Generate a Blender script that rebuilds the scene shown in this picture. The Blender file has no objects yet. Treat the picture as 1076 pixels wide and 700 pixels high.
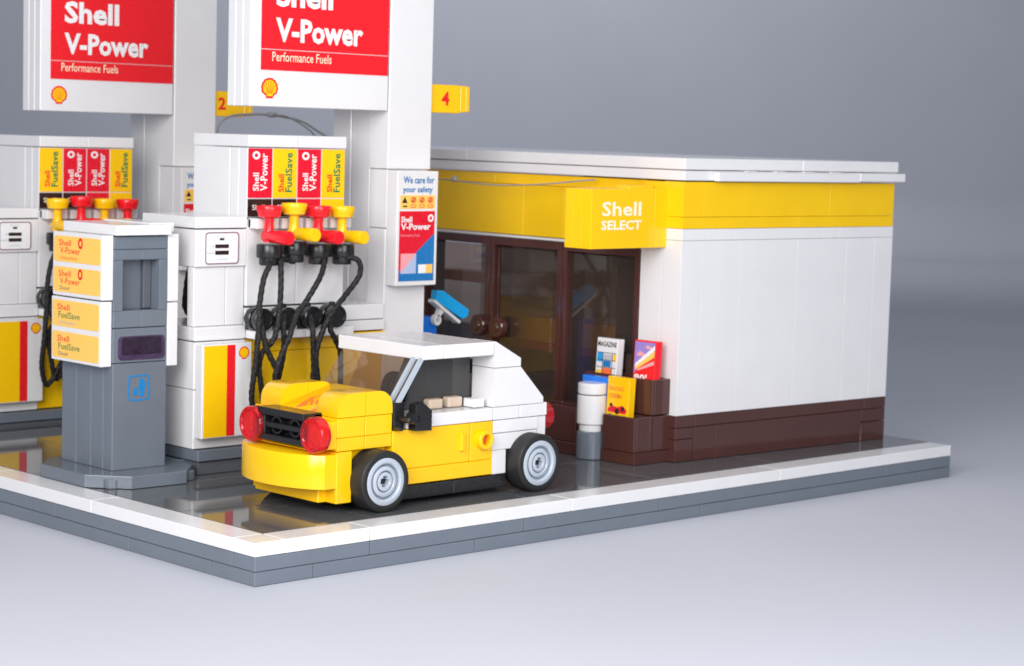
import bpy, bmesh, math, random
from mathutils import Vector, Matrix
random.seed(7)
U = 0.08                      # one building-brick stud is 0.08 units; all coordinates below are in studs
sc = bpy.context.scene
col = sc.collection
PI = math.pi

# ------------------------------------------------------------------ materials
def new_mat(name):
    m = bpy.data.materials.new(name); m.use_nodes = True
    nt = m.node_tree; nt.nodes.clear()
    out = nt.nodes.new('ShaderNodeOutputMaterial')
    return m, nt, out

def plastic(name, c, rough=0.16, var=0.03, bump=0.05, spec=0.5, scale=9.0, grime=0.0):
    m, nt, out = new_mat(name)
    N = nt.nodes.new; L = nt.links.new
    b = N('ShaderNodeBsdfPrincipled')
    tc = N('ShaderNodeTexCoord')
    n1 = N('ShaderNodeTexNoise'); n1.inputs['Scale'].default_value = scale; n1.inputs['Detail'].default_value = 3
    n2 = N('ShaderNodeTexNoise'); n2.inputs['Scale'].default_value = 60; n2.inputs['Detail'].default_value = 4
    n3 = N('ShaderNodeTexNoise'); n3.inputs['Scale'].default_value = 5.0
    for n in (n1, n2, n3): L(tc.outputs['Object'], n.inputs['Vector'])
    mr = N('ShaderNodeMapRange'); mr.inputs['From Min'].default_value = .3; mr.inputs['From Max'].default_value = .7
    mr.inputs['To Min'].default_value = 1 - var; mr.inputs['To Max'].default_value = 1 + var
    L(n1.outputs['Fac'], mr.inputs['Value'])
    vm = N('ShaderNodeVectorMath'); vm.operation = 'SCALE'
    vm.inputs[0].default_value = c[:3]; L(mr.outputs['Result'], vm.inputs['Scale'])
    L(vm.outputs['Vector'], b.inputs['Base Color'])
    rr = N('ShaderNodeMapRange'); rr.inputs['From Min'].default_value = .3; rr.inputs['From Max'].default_value = .75
    rr.inputs['To Min'].default_value = max(.02, rough * .75); rr.inputs['To Max'].default_value = rough * 1.35
    L(n2.outputs['Fac'], rr.inputs['Value']); L(rr.outputs['Result'], b.inputs['Roughness'])
    b.inputs['Specular IOR Level'].default_value = spec
    bp = N('ShaderNodeBump'); bp.inputs['Strength'].default_value = bump; bp.inputs['Distance'].default_value = .02
    L(n3.outputs['Fac'], bp.inputs['Height']); L(bp.outputs['Normal'], b.inputs['Normal'])
    L(b.outputs['BSDF'], out.inputs['Surface'])
    return m

def glass(name, tint, refl=1.0, rough=0.03, haze=None, hazefac=0.0):
    m, nt, out = new_mat(name); N = nt.nodes.new; L = nt.links.new
    t = N('ShaderNodeBsdfTransparent'); t.inputs['Color'].default_value = (*tint, 1)
    body = t
    if haze:
        d = N('ShaderNodeBsdfDiffuse'); d.inputs['Color'].default_value = (*haze, 1)
        mx = N('ShaderNodeMixShader'); mx.inputs['Fac'].default_value = hazefac
        L(t.outputs[0], mx.inputs[1]); L(d.outputs[0], mx.inputs[2]); body = mx
    g = N('ShaderNodeBsdfGlossy'); g.inputs['Roughness'].default_value = rough
    f = N('ShaderNodeFresnel'); f.inputs['IOR'].default_value = 1.5
    mu = N('ShaderNodeMath'); mu.operation = 'MULTIPLY'; mu.inputs[1].default_value = refl
    ge = N('ShaderNodeNewGeometry'); iv = N('ShaderNodeMath'); iv.operation = 'SUBTRACT'; iv.inputs[0].default_value = 1; L(ge.outputs['Backfacing'], iv.inputs[1])
    m0 = N('ShaderNodeMath'); m0.operation = 'MULTIPLY'; L(f.outputs[0], m0.inputs[0]); L(iv.outputs[0], m0.inputs[1])
    L(m0.outputs[0], mu.inputs[0])
    m2 = N('ShaderNodeMixShader'); L(mu.outputs[0], m2.inputs['Fac'])
    L(body.outputs[0], m2.inputs[1]); L(g.outputs[0], m2.inputs[2])
    tc = N('ShaderNodeTexCoord'); n = N('ShaderNodeTexNoise'); n.inputs['Scale'].default_value = 3
    L(tc.outputs['Object'], n.inputs['Vector'])
    bp = N('ShaderNodeBump'); bp.inputs['Strength'].default_value = .04; bp.inputs['Distance'].default_value = .02
    L(n.outputs['Fac'], bp.inputs['Height']); L(bp.outputs['Normal'], g.inputs['Normal'])
    L(m2.outputs[0], out.inputs['Surface'])
    return m

def translucent_red(name):
    m, nt, out = new_mat(name); N = nt.nodes.new; L = nt.links.new
    b = N('ShaderNodeBsdfPrincipled')
    b.inputs['Base Color'].default_value = (.98, .03, .05, 1)
    b.inputs['Roughness'].default_value = .08
    b.inputs['Transmission Weight'].default_value = .8
    b.inputs['IOR'].default_value = 1.45
    L(b.outputs[0], out.inputs['Surface'])
    return m

M = {}
M['white'] = plastic('white_plastic', (.745, .735, .75), .17, .02, .045)
M['yellow'] = plastic('yellow_plastic', (.95, .54, .004), .16, .025, .05)
M['yellow_wall'] = plastic('yellow_wall_plastic', (.9, .545, .004), .2, .03, .05)
M['grey'] = plastic('dark_bluish_grey_plastic', (.142, .166, .202), .2, .04, .05)
M['grey_floor'] = plastic('dark_grey_floor_tile', (.105, .109, .119), .052, .06, .012, .7)
M['grey_dark'] = plastic('darker_grey_plastic', (.10, .11, .13), .22, .05, .05)
M['grey_light'] = plastic('light_bluish_grey_plastic', (.42, .47, .54), .25, .03, .04)
M['brown'] = plastic('reddish_brown_plastic', (.074, .027, .023), .12, .06, .05)
M['black'] = plastic('black_plastic', (.012, .012, .014), .25, .1, .05)
M['tyre'] = plastic('rubber', (.017, .017, .018), .5, .15, .1, .4, 30)
M['red'] = plastic('red_plastic', (.85, .012, .022), .2, .03, .05)
M['red_lamp'] = translucent_red('translucent_red')
M['tan'] = plastic('tan_plastic', (.58, .46, .36), .3, .03, .03)
M['tan_dark'] = plastic('dark_tan_plastic', (.33, .2, .1), .3, .06, .03)
M['blue'] = plastic('blue_plastic', (.015, .2, .8), .2, .03, .05)
M['azure'] = plastic('azure_plastic', (.015, .42, .9), .2, .03, .05)
M['orange'] = plastic('orange_plastic', (.6, .1, .02), .3, .03, .05)
M['inside'] = plastic('dark_interior', (.42, .38, .35), .45, .1, .05)
M['inside_light'] = plastic('pale_interior', (.5, .47, .45), .4, .06, .05)
def ink(name, c, r=.28): return plastic(name, c, r, .015, .02, .4)
M['p_red'] = ink('print_red', (.72, .008, .03))
M['p_red2'] = ink('print_scarlet', (.8, .014, .022))
M['p_yellow'] = ink('print_yellow', (.95, .56, .004))
M['p_amber'] = ink('print_amber', (.95, .56, .12))
M['p_white'] = ink('print_white', (.82, .82, .82))
M['p_cream'] = ink('print_cream', (.95, .85, .62))
M['p_black'] = ink('print_black', (.03, .014, .012))
M['p_green'] = ink('print_green', (.012, .2, .08))
M['p_blue'] = ink('print_blue', (.01, .17, .45))
M['p_blue2'] = ink('print_sky_blue', (.02, .32, .72))
M['p_pale'] = ink('print_pale_blue', (.42, .5, .72))
M['p_pink'] = ink('print_pink', (.85, .36, .38))
M['p_lilac'] = ink('print_lilac', (.3, .22, .6))
M['p_mauve'] = ink('print_mauve', (.25, .15, .2))
M['p_grey'] = ink('print_grey', (.45, .46, .48))
M['p_dkgrey'] = ink('print_dark_grey', (.18, .15, .15))
M['p_orange'] = ink('print_orange', (.9, .16, .04))
M['purple'] = plastic('smoky_purple_panel', (.055, .035, .085), .2, .3, .1, .5, 40)
M['p_icon'] = ink('print_icon_blue', (.012, .2, .5))
M['slot'] = plastic('dark_purple_window', (.022, .012, .032), .3, .4, .15, .5, 60)
M['pane'] = glass('painted_haze_pane', (.67, .58, .53), 1.5, .03, (.36, .29, .25), .07)  # haze colour stands in for a bright room reflected in the shop glass
M['windscreen'] = glass('smoke_brown_glass', (.84, .77, .70), 1.3, .02, (.42, .36, .32), .05)
M['dark_glass'] = glass('painted_dark_glass', (.4, .4, .4), 1.0, .03, (.10, .10, .10), .5)  # grey tint and haze stand in for reflection and a dark cabin
M['wire'] = glass('clear_wire', (.62, .6, .58), 2.0, .1, (.5, .48, .45), .55)
M['wire_grey'] = plastic('grey_wire', (.22, .22, .23), .35, .05, .02)

def rope_mat():
    m, nt, out = new_mat('braided_cord'); N = nt.nodes.new; L = nt.links.new
    b = N('ShaderNodeBsdfPrincipled'); b.inputs['Roughness'].default_value = .6; b.inputs['Specular IOR Level'].default_value = .3
    tc = N('ShaderNodeTexCoord')
    n = N('ShaderNodeTexNoise'); n.inputs['Scale'].default_value = 260; n.inputs['Detail'].default_value = 2
    L(tc.outputs['Object'], n.inputs['Vector'])
    r = N('ShaderNodeValToRGB')
    r.color_ramp.elements[0].position = .48; r.color_ramp.elements[0].color = (.006, .006, .007, 1)
    r.color_ramp.elements[1].position = .66; r.color_ramp.elements[1].color = (.05, .047, .048, 1)
    L(n.outputs['Fac'], r.inputs['Fac']); L(r.outputs['Color'], b.inputs['Base Color'])
    bp = N('ShaderNodeBump'); bp.inputs['Strength'].default_value = .5; bp.inputs['Distance'].default_value = .003
    L(n.outputs['Fac'], bp.inputs['Height']); L(bp.outputs['Normal'], b.inputs['Normal'])
    L(b.outputs[0], out.inputs['Surface'])
    return m
M['rope'] = rope_mat()

def paper_mat():
    m, nt, out = new_mat('backdrop_paper'); N = nt.nodes.new; L = nt.links.new
    b = N('ShaderNodeBsdfPrincipled'); b.inputs['Roughness'].default_value = .62
    b.inputs['Specular IOR Level'].default_value = .3
    tc = N('ShaderNodeTexCoord')
    n = N('ShaderNodeTexNoise'); n.inputs['Scale'].default_value = 1.2; n.inputs['Detail'].default_value = 5
    n2 = N('ShaderNodeTexNoise'); n2.inputs['Scale'].default_value = 90; n2.inputs['Detail'].default_value = 3
    L(tc.outputs['Object'], n.inputs['Vector']); L(tc.outputs['Object'], n2.inputs['Vector'])
    r = N('ShaderNodeValToRGB')
    r.color_ramp.elements[0].position = .3; r.color_ramp.elements[0].color = (.505, .515, .575, 1)
    r.color_ramp.elements[1].position = .7; r.color_ramp.elements[1].color = (.53, .54, .60, 1)
    L(n.outputs['Fac'], r.inputs['Fac']); L(r.outputs['Color'], b.inputs['Base Color'])
    bp = N('ShaderNodeBump'); bp.inputs['Strength'].default_value = .06; bp.inputs['Distance'].default_value = .004
    L(n2.outputs['Fac'], bp.inputs['Height']); L(bp.outputs['Normal'], b.inputs['Normal'])
    L(b.outputs[0], out.inputs['Surface'])
    return m
M['paper'] = paper_mat()

# ------------------------------------------------------------------ object helpers
class T:
    """a thing: an Empty at its base; authored points minus o give local points; off moves the thing"""
    def __init__(s, name, label, cat, o, off=(0, 0, 0), rz=0, group=None):
        s.o = Vector(o)
        e = bpy.data.objects.new(name, None); col.objects.link(e)
        e.empty_display_size = .05
        e.location = (s.o + Vector(off)) * U; e.rotation_euler = (0, 0, rz)
        e['label'] = label; e['category'] = cat
        if group: e['group'] = group
        s.e = e
    def part(s, name, bm, mat, parent=None, smooth=False, label=None):
        ob = finish(name, bm, mat, s.o, smooth)
        ob.parent = parent or s.e
        if label: ob['label'] = label
        return ob

def finish(name, bm, mat, o=Vector((0, 0, 0)), smooth=False):
    bmesh.ops.recalc_face_normals(bm, faces=bm.faces[:])
    for v in bm.verts: v.co = (v.co - o) * U
    me = bpy.data.meshes.new(name); bm.to_mesh(me); bm.free()
    me.materials.append(mat)
    if smooth: me.polygons.foreach_set('use_smooth', [True] * len(me.polygons))
    ob = bpy.data.objects.new(name, me); col.objects.link(ob)
    return ob

def tagged(ob, label, cat, group=None, kind=None):
    if label: ob['label'] = label
    if cat: ob['category'] = cat
    if group: ob['group'] = group
    if kind: ob['kind'] = kind
    return ob

def B(): return bmesh.new()

def box(bm, x0, x1, y0, y1, z0, z1, bev=.022, seg=1, tilt=0):
    vs = [bm.verts.new((x, y, z)) for x in (x0, x1) for y in (y0, y1) for z in (z0, z1)]
    q = [(0, 1, 3, 2), (4, 6, 7, 5), (0, 4, 5, 1), (2, 3, 7, 6), (0, 2, 6, 4), (1, 5, 7, 3)]
    fs = [bm.faces.new([vs[i] for i in f]) for f in q]
    if tilt:
        c = Vector(((x0 + x1) / 2, (y0 + y1) / 2, z1))
        R = Matrix.Rotation(random.uniform(-tilt, tilt), 3, 'X') @ Matrix.Rotation(random.uniform(-tilt, tilt), 3, 'Y')
        for v in vs: v.co = c + R @ (v.co - c)
    bmesh.ops.recalc_face_normals(bm, faces=fs)
    if bev:
        es = list({e for f in fs for e in f.edges})
        bmesh.ops.bevel(bm, geom=es, offset=bev, segments=seg, profile=.5, affect='EDGES')
    return bm

def boxes(*lst, bev=.022, seg=1):
    bm = B()
    for b in lst: box(bm, *b, bev=bev, seg=seg)
    return bm

def row(bm, axis, cuts, a0, a1, b0, b1, gap=.016, bev=.02):
    """bricks laid end to end along an axis ('x' or 'y') with hairline joints"""
    for c0, c1 in zip(cuts, cuts[1:]):
        c0 += gap / 2; c1 -= gap / 2
        if axis == 'x': box(bm, c0, c1, a0, a1, b0 + .006, b1 - .006, bev)
        else: box(bm, a0, a1, c0, c1, b0 + .006, b1 - .006, bev)

def FY(y):  return lambda a, b, d=0: Vector((a, y - d, b))       # a face looking along -Y: a = x, b = z
def FX(x):  return lambda a, b, d=0: Vector((x - d, -a, b))      # a face looking along -X: a = -y, b = z
def FZ(z):  return lambda a, b, d=0: Vector((a, b, z + d))

def fpoly(bm, F, pts, d0, d1, bev=0):
    lo = [bm.verts.new(F(a, b, d0)) for a, b in pts]
    hi = [bm.verts.new(F(a, b, d1)) for a, b in pts]
    n = len(pts); fs = [bm.faces.new(hi), bm.faces.new(lo[::-1])]
    for i in range(n): fs.append(bm.faces.new((lo[i], lo[(i + 1) % n], hi[(i + 1) % n], hi[i])))
    bmesh.ops.recalc_face_normals(bm, faces=fs)
    if bev:
        bmesh.ops.bevel(bm, geom=list({e for e in fs[0].edges}), offset=bev, segments=2, profile=.5, affect='EDGES')
    return bm
def rect(a0, b0, a1, b1): return [(a0, b0), (a1, b0), (a1, b1), (a0, b1)]
def rrect(a0, b0, a1, b1, r, n=4):
    out = []
    for cx, cy, s in ((a1 - r, b1 - r, 0), (a0 + r, b1 - r, 1), (a0 + r, b0 + r, 2), (a1 - r, b0 + r, 3)):
        for i in range(n + 1):
            t = (s + i / n) * PI / 2; out.append((cx + r * math.cos(t), cy + r * math.sin(t)))
    return out
def frame_poly(bm, F, outer, inner, d0, d1):
    """a flat ring between two outlines of the same point count"""
    n = len(outer)
    vo = [bm.verts.new(F(a, b, d1)) for a, b in outer]; vi = [bm.verts.new(F(a, b, d1)) for a, b in inner]
    wo = [bm.verts.new(F(a, b, d0)) for a, b in outer]; wi = [bm.verts.new(F(a, b, d0)) for a, b in inner]
    for i in range(n):
        j = (i + 1) % n
        bm.faces.new((vo[i], vo[j], vi[j], vi[i])); bm.faces.new((wo[i], wo[j], vo[j], vo[i])); bm.faces.new((wi[j], wi[i], vi[i], vi[j]))
        bm.faces.new((wo[j], wo[i], wi[i], wi[j]))
    return bm

def lathe(bm, prof, c, axis='z', n=40):
    """prof: list of (radius, height) revolved round an axis through c"""
    rings = []
    for r, h in prof:
        ring = []
        for i in range(n if r > 1e-6 else 1):
            t = 2 * PI * i / n; u, v = r * math.cos(t), r * math.sin(t)
            p = {'z': (u, v, h), 'y': (u, -h, v), 'x': (-h, u, v)}[axis]      # h runs up for z, towards -Y / -X otherwise
            ring.append(bm.verts.new(Vector(c) + Vector(p)))
        rings.append(ring)
    for r0, r1 in zip(rings, rings[1:]):
        for i in range(n):
            j = (i + 1) % n
            if len(r0) == 1 and len(r1) == 1: continue
            if len(r0) == 1: bm.faces.new((r0[0], r1[j], r1[i]))
            elif len(r1) == 1: bm.faces.new((r0[i], r0[j], r1[0]))
            else: bm.faces.new((r0[i], r0[j], r1[j], r1[i]))
    return bm
def disc(r, h0, h1, b=.03):
    return [(0, h0), (r - b, h0), (r, h0 + b), (r, h1 - b), (r - b, h1), (0, h1)]

def smooth_by_angle(ob, ang=35):
    me = ob.data
    bm = bmesh.new(); bm.from_mesh(me)
    for f in bm.faces: f.smooth = True
    for e in bm.edges:
        if len(e.link_faces) == 2 and e.calc_face_angle(0) > math.radians(ang): e.smooth = False
    bm.to_mesh(me); bm.free()
    return ob

def spline(pts, n=10):
    P = [Vector(p) for p in pts]; P = [P[0] * 2 - P[1]] + P + [P[-1] * 2 - P[-2]]
    out = []
    for i in range(1, len(P) - 2):
        for k in range(n):
            t = k / n; a, b, c, d = P[i - 1:i + 3]
            out.append(.5 * ((2 * b) + (c - a) * t + (2 * a - 5 * b + 4 * c - d) * t * t + (3 * b - a - 3 * c + d) * t ** 3))
    out.append(P[-2]); return out
def tube(bm, pts, r, n=10, twist=0, lobes=0, amp=0, sub=10):
    P = spline(pts, sub); prev = None; rings = []; s = 0
    up = Vector((.3, .9, .2))
    for i, p in enumerate(P):
        t = (P[min(i + 1, len(P) - 1)] - P[max(i - 1, 0)]).normalized()
        up = (up - t * up.dot(t)).normalized(); w = t.cross(up)
        if i: s += (P[i] - P[i - 1]).length
        ring = []
        for k in range(n):
            a = 2 * PI * k / n
            rr = r * (1 + amp * math.cos(lobes * a - twist * s))
            ring.append(bm.verts.new(p + (up * math.cos(a) + w * math.sin(a)) * rr))
        rings.append(ring)
    for r0, r1 in zip(rings, rings[1:]):
        for k in range(n): bm.faces.new((r0[k], r0[(k + 1) % n], r1[(k + 1) % n], r1[k]))
    bm.faces.new(rings[0][::-1]); bm.faces.new(rings[-1])
    return bm

def text(t, s, F, a0, b0, a1, b1, d, mat, parent=None, bold=.02, rot=False, name='lettering', cond=None):
    """lettering fitted to the box a0..a1, b0..b1 of a face (rot: reads upwards)"""
    cu = bpy.data.curves.new('lettering', 'FONT'); cu.body = s; cu.size = 1
    cu.offset = bold; cu.resolution_u = 2; cu.space_character = 1.02
    ob = bpy.data.objects.new('lettering', cu)
    me = bpy.data.meshes.new_from_object(ob)
    bpy.data.objects.remove(ob); bpy.data.curves.remove(cu)
    xs = [v.co.x for v in me.vertices]; ys = [v.co.y for v in me.vertices]
    x0, x1, y0, y1 = min(xs), max(xs), min(ys), max(ys)
    for v in me.vertices:
        p, q = (v.co.x - x0) / (x1 - x0), (v.co.y - y0) / (y1 - y0)
        if rot: a, b = a1 + (a0 - a1) * q, b0 + (b1 - b0) * p
        else: a, b = a0 + (a1 - a0) * p, b0 + (b1 - b0) * q
        v.co = (F(a, b, d) - t.o) * U
    me.name = name; me.materials.clear(); me.materials.append(mat)
    o = bpy.data.objects.new(name, me); col.objects.link(o); o.parent = parent or t.e
    return o

def emblem(t, F, ca, cb, r, d, parent=None):
    """a scallop shell: red outline, yellow fan and red ribs"""
    def fan(k, sc_=1.0, dy=0.0):
        pts = []
        for i in range(29):
            th = math.radians(-28 + 236 * i / 28)
            rr = r * sc_ * (1 + .035 * math.cos(7 * (th + .5) * 2))
            pts.append((ca + rr * math.cos(th), cb + dy + rr * .98 * math.sin(th)))
        pts += [(ca - .42 * r * sc_, cb - .78 * r * sc_ + dy), (ca - .42 * r * sc_, cb - r * sc_ + dy), (ca + .42 * r * sc_, cb - r * sc_ + dy), (ca + .42 * r * sc_, cb - .78 * r * sc_ + dy)]
        return pts
    e = t.part('emblem', fpoly(B(), F, fan(0), 0, d), M['p_red2'], parent)
    t.part('emblem_fan', fpoly(B(), F, fan(0, .8), d, d + .006), M['p_yellow'], e)
    if r < .22: return e
    bm = B()
    for i in range(6):
        th = math.radians(25 + 26 * i); w = .022 * r
        ux, uy = math.cos(th), math.sin(th); nx, ny = -uy * w, ux * w
        p0 = (ca + ux * r * .2, cb - .62 * r + uy * r * .12); p1 = (ca + ux * r * .76, cb + .02 * r + uy * r * .7)
        fpoly(bm, F, [(p0[0] - nx, p0[1] - ny), (p1[0] - nx * 1.4, p1[1] - ny * 1.4), (p1[0] + nx * 1.4, p1[1] + ny * 1.4), (p0[0] + nx, p0[1] + ny)], d + .006, d + .010)
    t.part('emblem_ribs', bm, M['p_red2'], e)
    return e

def ring_mark(bm, F, ca, cb, ra, rb, d0, d1):
    o = [(ca + ra * math.cos(i * PI / 12), cb + rb * math.sin(i * PI / 12)) for i in range(24)]
    i_ = [(ca + .5 * (a - ca), cb + .5 * (b - cb)) for a, b in o]
    return frame_poly(bm, F, o, i_, d0, d1)

# ------------------------------------------------------------------ setting: table sweep and backdrop
AZ = .8066
def backdrop():
    bm = B(); fx, fy = math.cos(AZ), math.sin(AZ); rx, ry = fy, -fx
    C0 = Vector((-33.5, -44.7, 0))
    prof = [(-40, 0), (40, 0), (120, 0), (226, 0)]
    R = 7
    for i in range(1, 25):
        a = PI / 2 * i / 24; prof.append((226 + R * math.sin(a), R * (1 - math.cos(a))))
    prof.append((226 + R, 190))
    rows = []
    for d, z in prof:
        rows.append([bm.verts.new(C0 + Vector((fx * d + rx * w, fy * d + ry * w, z))) for w in (-190, -60, 60, 190)])
    for a, b in zip(rows, rows[1:]):
        for i in range(3): bm.faces.new((a[i], a[i + 1], b[i + 1], b[i]))
    ob = finish('ground', bm, M['paper'], smooth=True)
    tagged(ob, 'pale blue-grey paper table sweep rising into the plain backdrop', None, kind='structure')
backdrop()

# ------------------------------------------------------------------ the base
def base():
    t = T('model_platform', 'large grey stepped base with white tiled rim carrying the whole filling station', 'platform', (16, 16, 0))
    YB = 30
    for nm, z0, z1, cx, cy in (('base_plate', 0, .4, (0, 2, 8, 18, 22, 30, 32), (2, 6, 14, 18, 26, YB)), ('base_plate', .4, .8, (0, 4, 10, 16, 28, 32), (1, 10, 16, 24, YB))):
        bm = B(); y1 = cy[0]
        row(bm, 'x', cx, 0, y1, z0, z1); row(bm, 'y', cy, 0, 2, z0, z1)
        box(bm, 2.05, 32, y1 + .03, YB, z0 + .01, z1 - .01)
        t.part(nm, bm, M['grey'])
    bm = B()
    row(bm, 'x', (1, 4, 12, 22, 32), 0, 1, .8, 1.2, .014); row(bm, 'y', (0, 1, 8, 14, 22, YB), 0, 1, .8, 1.2, .014)
    t.part('rim_tiles', bm, M['white'])
    bm = B(); y = 1.0; k = 0
    while y < YB:
        h = min(4, YB - y); x = 1.0 if k % 2 else -1.0
        while x < 32:
            a, b = max(1, x), min(32, x + 6)
            box(bm, a + .008, b - .008, y + .008, y + h - .008, .8, 1.197, .018, 1, tilt=.0016)
            x += 6
        y += 4; k += 1
    t.part('floor_tiles', bm, M['grey_floor'])
base()

# ------------------------------------------------------------------ pump rows
RED_SET = [('red', 'V'), ('yellow', 'F'), ('red', 'V'), ('yellow', 'F')]
REAR_SET = [('yellow', 'F'), ('red', 'V'), ('red', 'V'), ('yellow', 'F')]

def island(off, label):
    t = T('pump_island', label, 'pump island', (10.5, 11.5, 1.2), off, group='pump islands')
    bm = B(); row(bm, 'x', (5.1, 9, 13, 17.4), 9.85, 13.15, 1.2, 1.62); t.part('kerb_block', bm, M['grey_dark'])
    bm = B(); row(bm, 'x', (5.02, 8, 12, 17.4), 9.75, 13.2, 1.64, 2.0)
    box(bm, 4.85, 5.4, 10.6, 12.6, 1.3, 1.62)
    t.part('top_plate', bm, M['grey'])

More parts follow.
